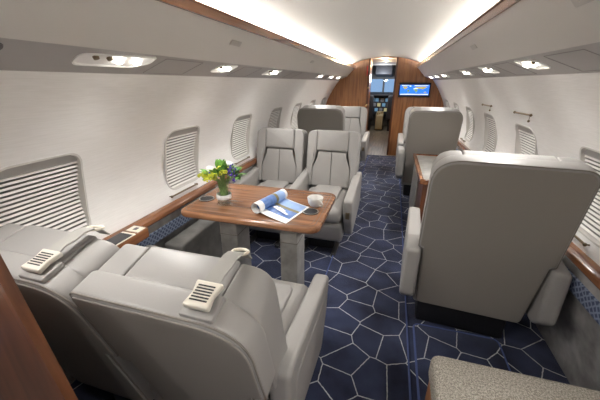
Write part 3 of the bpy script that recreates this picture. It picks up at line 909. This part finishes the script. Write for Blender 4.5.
# ------------------------------------------------------------------ carpet pieces
def carpet_piece(name, ol, label, h=.012):
    cx = sum(p[0] for p in ol)/len(ol); cy = sum(p[1] for p in ol)/len(ol)
    root = empty(name, (cx, cy, 0)); off = lambda x, y, z: (x-cx, y-cy, z)
    mb = MB(); pillow(mb, ol, 0.0005, h, .003, mp=off); mb.build('pile', M['carpet'], root)
    mb = MB(); pts = [off(p[0], p[1], h-.003) for p in ol]; tube(mb, pts+[pts[0]], .0065, 6, cap=False); mb.build('bound_edge', M['binding'], root)
    tag(root, label, 'carpet')
carpet_piece('aisle_runner', rr(-.16, .425, -.6, 6.22, .02, 3), 'long navy carpet runner with pale line pattern down the aisle')
carpet_piece('carpet_panel', rr(.465, .93, -.9, 1.60, .04, 5), 'raised navy carpet panel with bound edge behind the large single seat')

# ------------------------------------------------------------------ screen on the bulkhead
tv = empty('wall_screen', (.565, YB, 1.27))
TW, TH = .282, .130
mb = MB(); pillow(mb, rr(-TW, TW, -TH, TH, .008, 3), -.03, 0, .004, mp=lambda u, v, w: (u, w, v)); mb.build('screen_housing', M['black'], tv)
sw, shh = .258, .090
mb = MB(); mb.add([(-sw, -.0305, -shh), (sw, -.0305, -shh), (sw, -.0305, shh), (-sw, -.0305, shh)], [(0, 1, 2, 3)]); sc_ = mb.build('display', M['tv_sea'], tv)
def land(polys, mat, d=-.0310):
    for p in polys:
        mb = MB(); vs = [(-sw+u*2*sw, d, -shh+v*2*shh) for u, v in p]; mb.add(vs, [tuple(range(len(p)))])
        mb.build('map_land', mat, sc_, smooth=0)
land([[(.08, .80), (.14, .86), (.24, .84), (.27, .76), (.23, .68), (.20, .60), (.155, .56), (.13, .66)],
      [(.50, .66), (.54, .78), (.62, .82), (.74, .84), (.88, .84), (.93, .78), (.88, .70), (.82, .60), (.76, .56), (.72, .62), (.66, .60), (.60, .64)],
      [(.82, .30), (.88, .36), (.93, .30), (.90, .22), (.84, .24)]], M['tv_land'])
land([[(.24, .52), (.30, .54), (.345, .46), (.33, .36), (.29, .24), (.265, .22), (.262, .38)],
      [(.48, .56), (.54, .60), (.60, .56), (.63, .48), (.60, .38), (.57, .24), (.54, .26), (.53, .42), (.48, .46)]], M['tv_green'])
land([[(.30, .92), (.36, .95), (.39, .88), (.345, .80)], [(.02, .03), (.02, .10), (.3, .13), (.62, .11), (.98, .13), (.98, .03)],
      [(.05, .90), (.30, .93), (.30, .97), (.05, .97)], [(.48, .88), (.94, .90), (.97, .96), (.5, .96)], [(.46, .58), (.62, .62), (.62, .67), (.47, .66)]], M['tv_ice'], -.0312)
tag(tv, 'small wall screen showing a world map on the wooden bulkhead', 'screen')
mb = MB(); box(mb, -.345, -.322, YB-.006, YB, 1.52, 1.70, .003)
tag(mb.build('red_placard', M['red']), 'narrow red placard on the bulkhead left of the cockpit doorway', 'sign')
for k, (z) in enumerate((1.30, .98)):
    mb = MB(); blob(mb, (DL-.012, YB-.03, z), .022, 10, 6); tube(mb, [(DL-.012, YB-.03, z), (DL-.012, YB-.012, z)], .008, 8)
    tag(mb.build('door_knob', M['brass']), '%s brass knob on the left edge of the cockpit doorway' % ('upper', 'lower')[k], 'knob')

# warm downlights in the vestibule
for k, y in enumerate((6.75, 7.6)):
    mb = MB(); lathe(mb, [(.001, -.004), (.036, -.004), (.044, 0)], 20, (-.03, y, 1.84))
    o = mb.build('vestibule_downlight', M['warm']); tag(o, 'warm round ceiling light %s the cockpit passage' % ('at the start of', 'midway along')[k], 'light')
    ld = bpy.data.lights.new('downlight', 'POINT'); ld.energy = 4.5 if k == 0 else 2.5; ld.color = (1, .78, .50); ld.shadow_soft_size = .04
    lo = bpy.data.objects.new('lamp_beam', ld); COL.objects.link(lo); lo.location = (-.03, y, 1.78); lo.parent = None

# ------------------------------------------------------------------ cockpit
for nm, bx in (('wall_cockpit_left', [(-.95, -.90, 9.3, 10.95, 0, 2.0)]), ('wall_cockpit_right', [(.62, .67, 9.3, 10.95, 0, 2.0)]),
               ('ceiling_cockpit', [(-.95, .67, 9.3, 11., 1.95, 2.0)]), ('wall_cockpit_back_left', [(-.95, -.5, 9.28, 9.32, 0, 1.95)]), ('wall_cockpit_back_right', [(DR, .67, 9.28, 9.32, 0, 1.95)]),
               ('wall_cockpit_front', [(-.95, .67, 10.95, 11.0, 0, 1.10), (-.95, .67, 10.95, 11.0, 1.50, 1.95), (-.95, -.62, 10.95, 11.0, 1.1, 1.5), (-.18, -.12, 10.95, 11.0, 1.1, 1.5), (.34, .67, 10.95, 11.0, 1.1, 1.5)])):
    mb = MB()
    for b_ in bx: box(mb, *b_)
    struct(mb.build(nm, M['cock']))
mb = MB(); box(mb, -.64, .36, 10.97, 10.98, 1.08, 1.52); struct(mb.build('window_15', M['glass']))
ck = empty('instrument_panel', (-.03, 10.4, .5))
kp = lambda x, y, z: (x+.03, y-10.4, z-.5)
mb = MB(); box(mb, -.66, .60, 10.35, 10.5, .45, 1.0, .01, kp); mb.build('panel_board', M['cockd'], ck)
mb = MB(); pillow(mb, roundpoly([(10.15, 1.0), (10.7, 1.02), (10.7, 1.10), (10.15, 1.07)], .02, 4), -.66, .6, .02, mp=lambda y, z, x: kp(x, y, z)); mb.build('glareshield', M['cockd'], ck)
for (x, z, mt) in ((-.42, .88, 'mfd'), (-.29, .88, 'mfd'), (-.13, .88, 'cock'), (.02, .88, 'mfd'), (.15, .88, 'mfd'), (-.36, .73, 'cock'), (-.22, .73, 'mfd2'), (-.07, .73, 'mfd'), (.08, .73, 'cock'), (-.29, .58, 'mfd'), (-.15, .58, 'cock'), (.0, .58, 'mfd2')):
    mb = MB(); box(mb, x-.05, x+.05, 10.338, 10.352, z-.05, z+.05, .004, kp); mb.build('flight_display', M[mt], ck)
tag(ck, 'dark cockpit instrument panel with lit displays beyond the doorway', 'instrument panel')
mb = MB(); mb.cur = 0
pillow(mb, roundpoly([(9.75, .03), (10.3, .03), (10.3, .55), (9.8, .46)], .03, 4), -.26, -.04, .02, mp=lambda y, z, x: (x, y, z))
pd = mb.build('centre_pedestal', M['bronze2'])
mb = MB()
for k in range(4): box(mb, -.23+k*.05, -.20+k*.05, 9.85+.05*k, 9.93+.05*k, .478+.008*k, .53+.008*k, .004)
mb.build('throttle_lever', M['brass'], pd)
tag(pd, 'cockpit centre pedestal with levers between the pilot seats', 'pedestal')
mb = MB(); pillow(mb, roundpoly([(9.7, 1.62), (10.7, 1.56), (10.7, 1.75), (9.7, 1.9)], .03, 4), -.38, .10, .02, mp=lambda y, z, x: (x, y, z))
tag(mb.build('overhead_switch_panel', M['cockd']), 'grey overhead switch panel above the cockpit windscreen', 'switch panel')
for sx, nm in ((-1, 'left'), (1, 'right')):
    ps = empty('pilot_seat', (-.15+sx*.40, 9.9, 0))
    mb = MB(); pillow(mb, rr(-.2, .2, .35, 1.05, .08), -.28, -.18, .03, mp=lambda u, v, w: (u, w, v)); mb.build('backrest', M['cockd'], ps)
    mb = MB(); pillow(mb, rr(-.2, .2, -.2, .25, .05), .30, .42, .03); mb.build('seat_cushion', M['cockd'], ps)
    mb = MB(); box(mb, -.14, .14, -.15, .18, 0.004, .31, .02); mb.build('pedestal', M['cockd'], ps)
    tag(ps, 'dark pilot seat on the %s side of the cockpit' % nm, 'seat', 'pilot seats')

ld = bpy.data.lights.new('cockpit_fill', 'POINT'); ld.energy = 12; ld.color = (.85, .92, 1); ld.shadow_soft_size = .1  # added fill light with no visible fixture, brightens the cockpit
lo = bpy.data.objects.new('cockpit_fill_lamp', ld); COL.objects.link(lo); lo.location = (-.15, 9.45, 1.5)
# ------------------------------------------------------------------ sky outside, camera, look
w = bpy.data.worlds.new('World'); S.world = w; w.use_nodes = True
bg = w.node_tree.nodes['Background']
bg.inputs['Color'].default_value = (.36, .58, .95, 1); bg.inputs['Strength'].default_value = .32

cam = bpy.data.cameras.new('Camera'); co_ = bpy.data.objects.new('Camera', cam); COL.objects.link(co_)
cam.sensor_width = 36; cam.lens = 18.0; cam.clip_start = .01
co_.location = (.2, 0, 1.41); co_.rotation_euler = (R(90-21.471), 0, R(16.42))
S.camera = co_
S.view_settings.view_transform = 'Standard'; S.view_settings.look = 'None'; S.view_settings.gamma = 1
S.view_settings.exposure = 1.36; S.view_settings.use_curve_mapping = False
try:
    S.cycles.use_denoising = True; S.cycles.max_bounces = 14; S.cycles.transparent_max_bounces = 32; S.cycles.transmission_bounces = 12; S.cycles.diffuse_bounces = 6
    S.cycles.caustics_reflective = False; S.cycles.caustics_refractive = False
    S.cycles.sample_clamp_indirect = 6
except Exception: pass
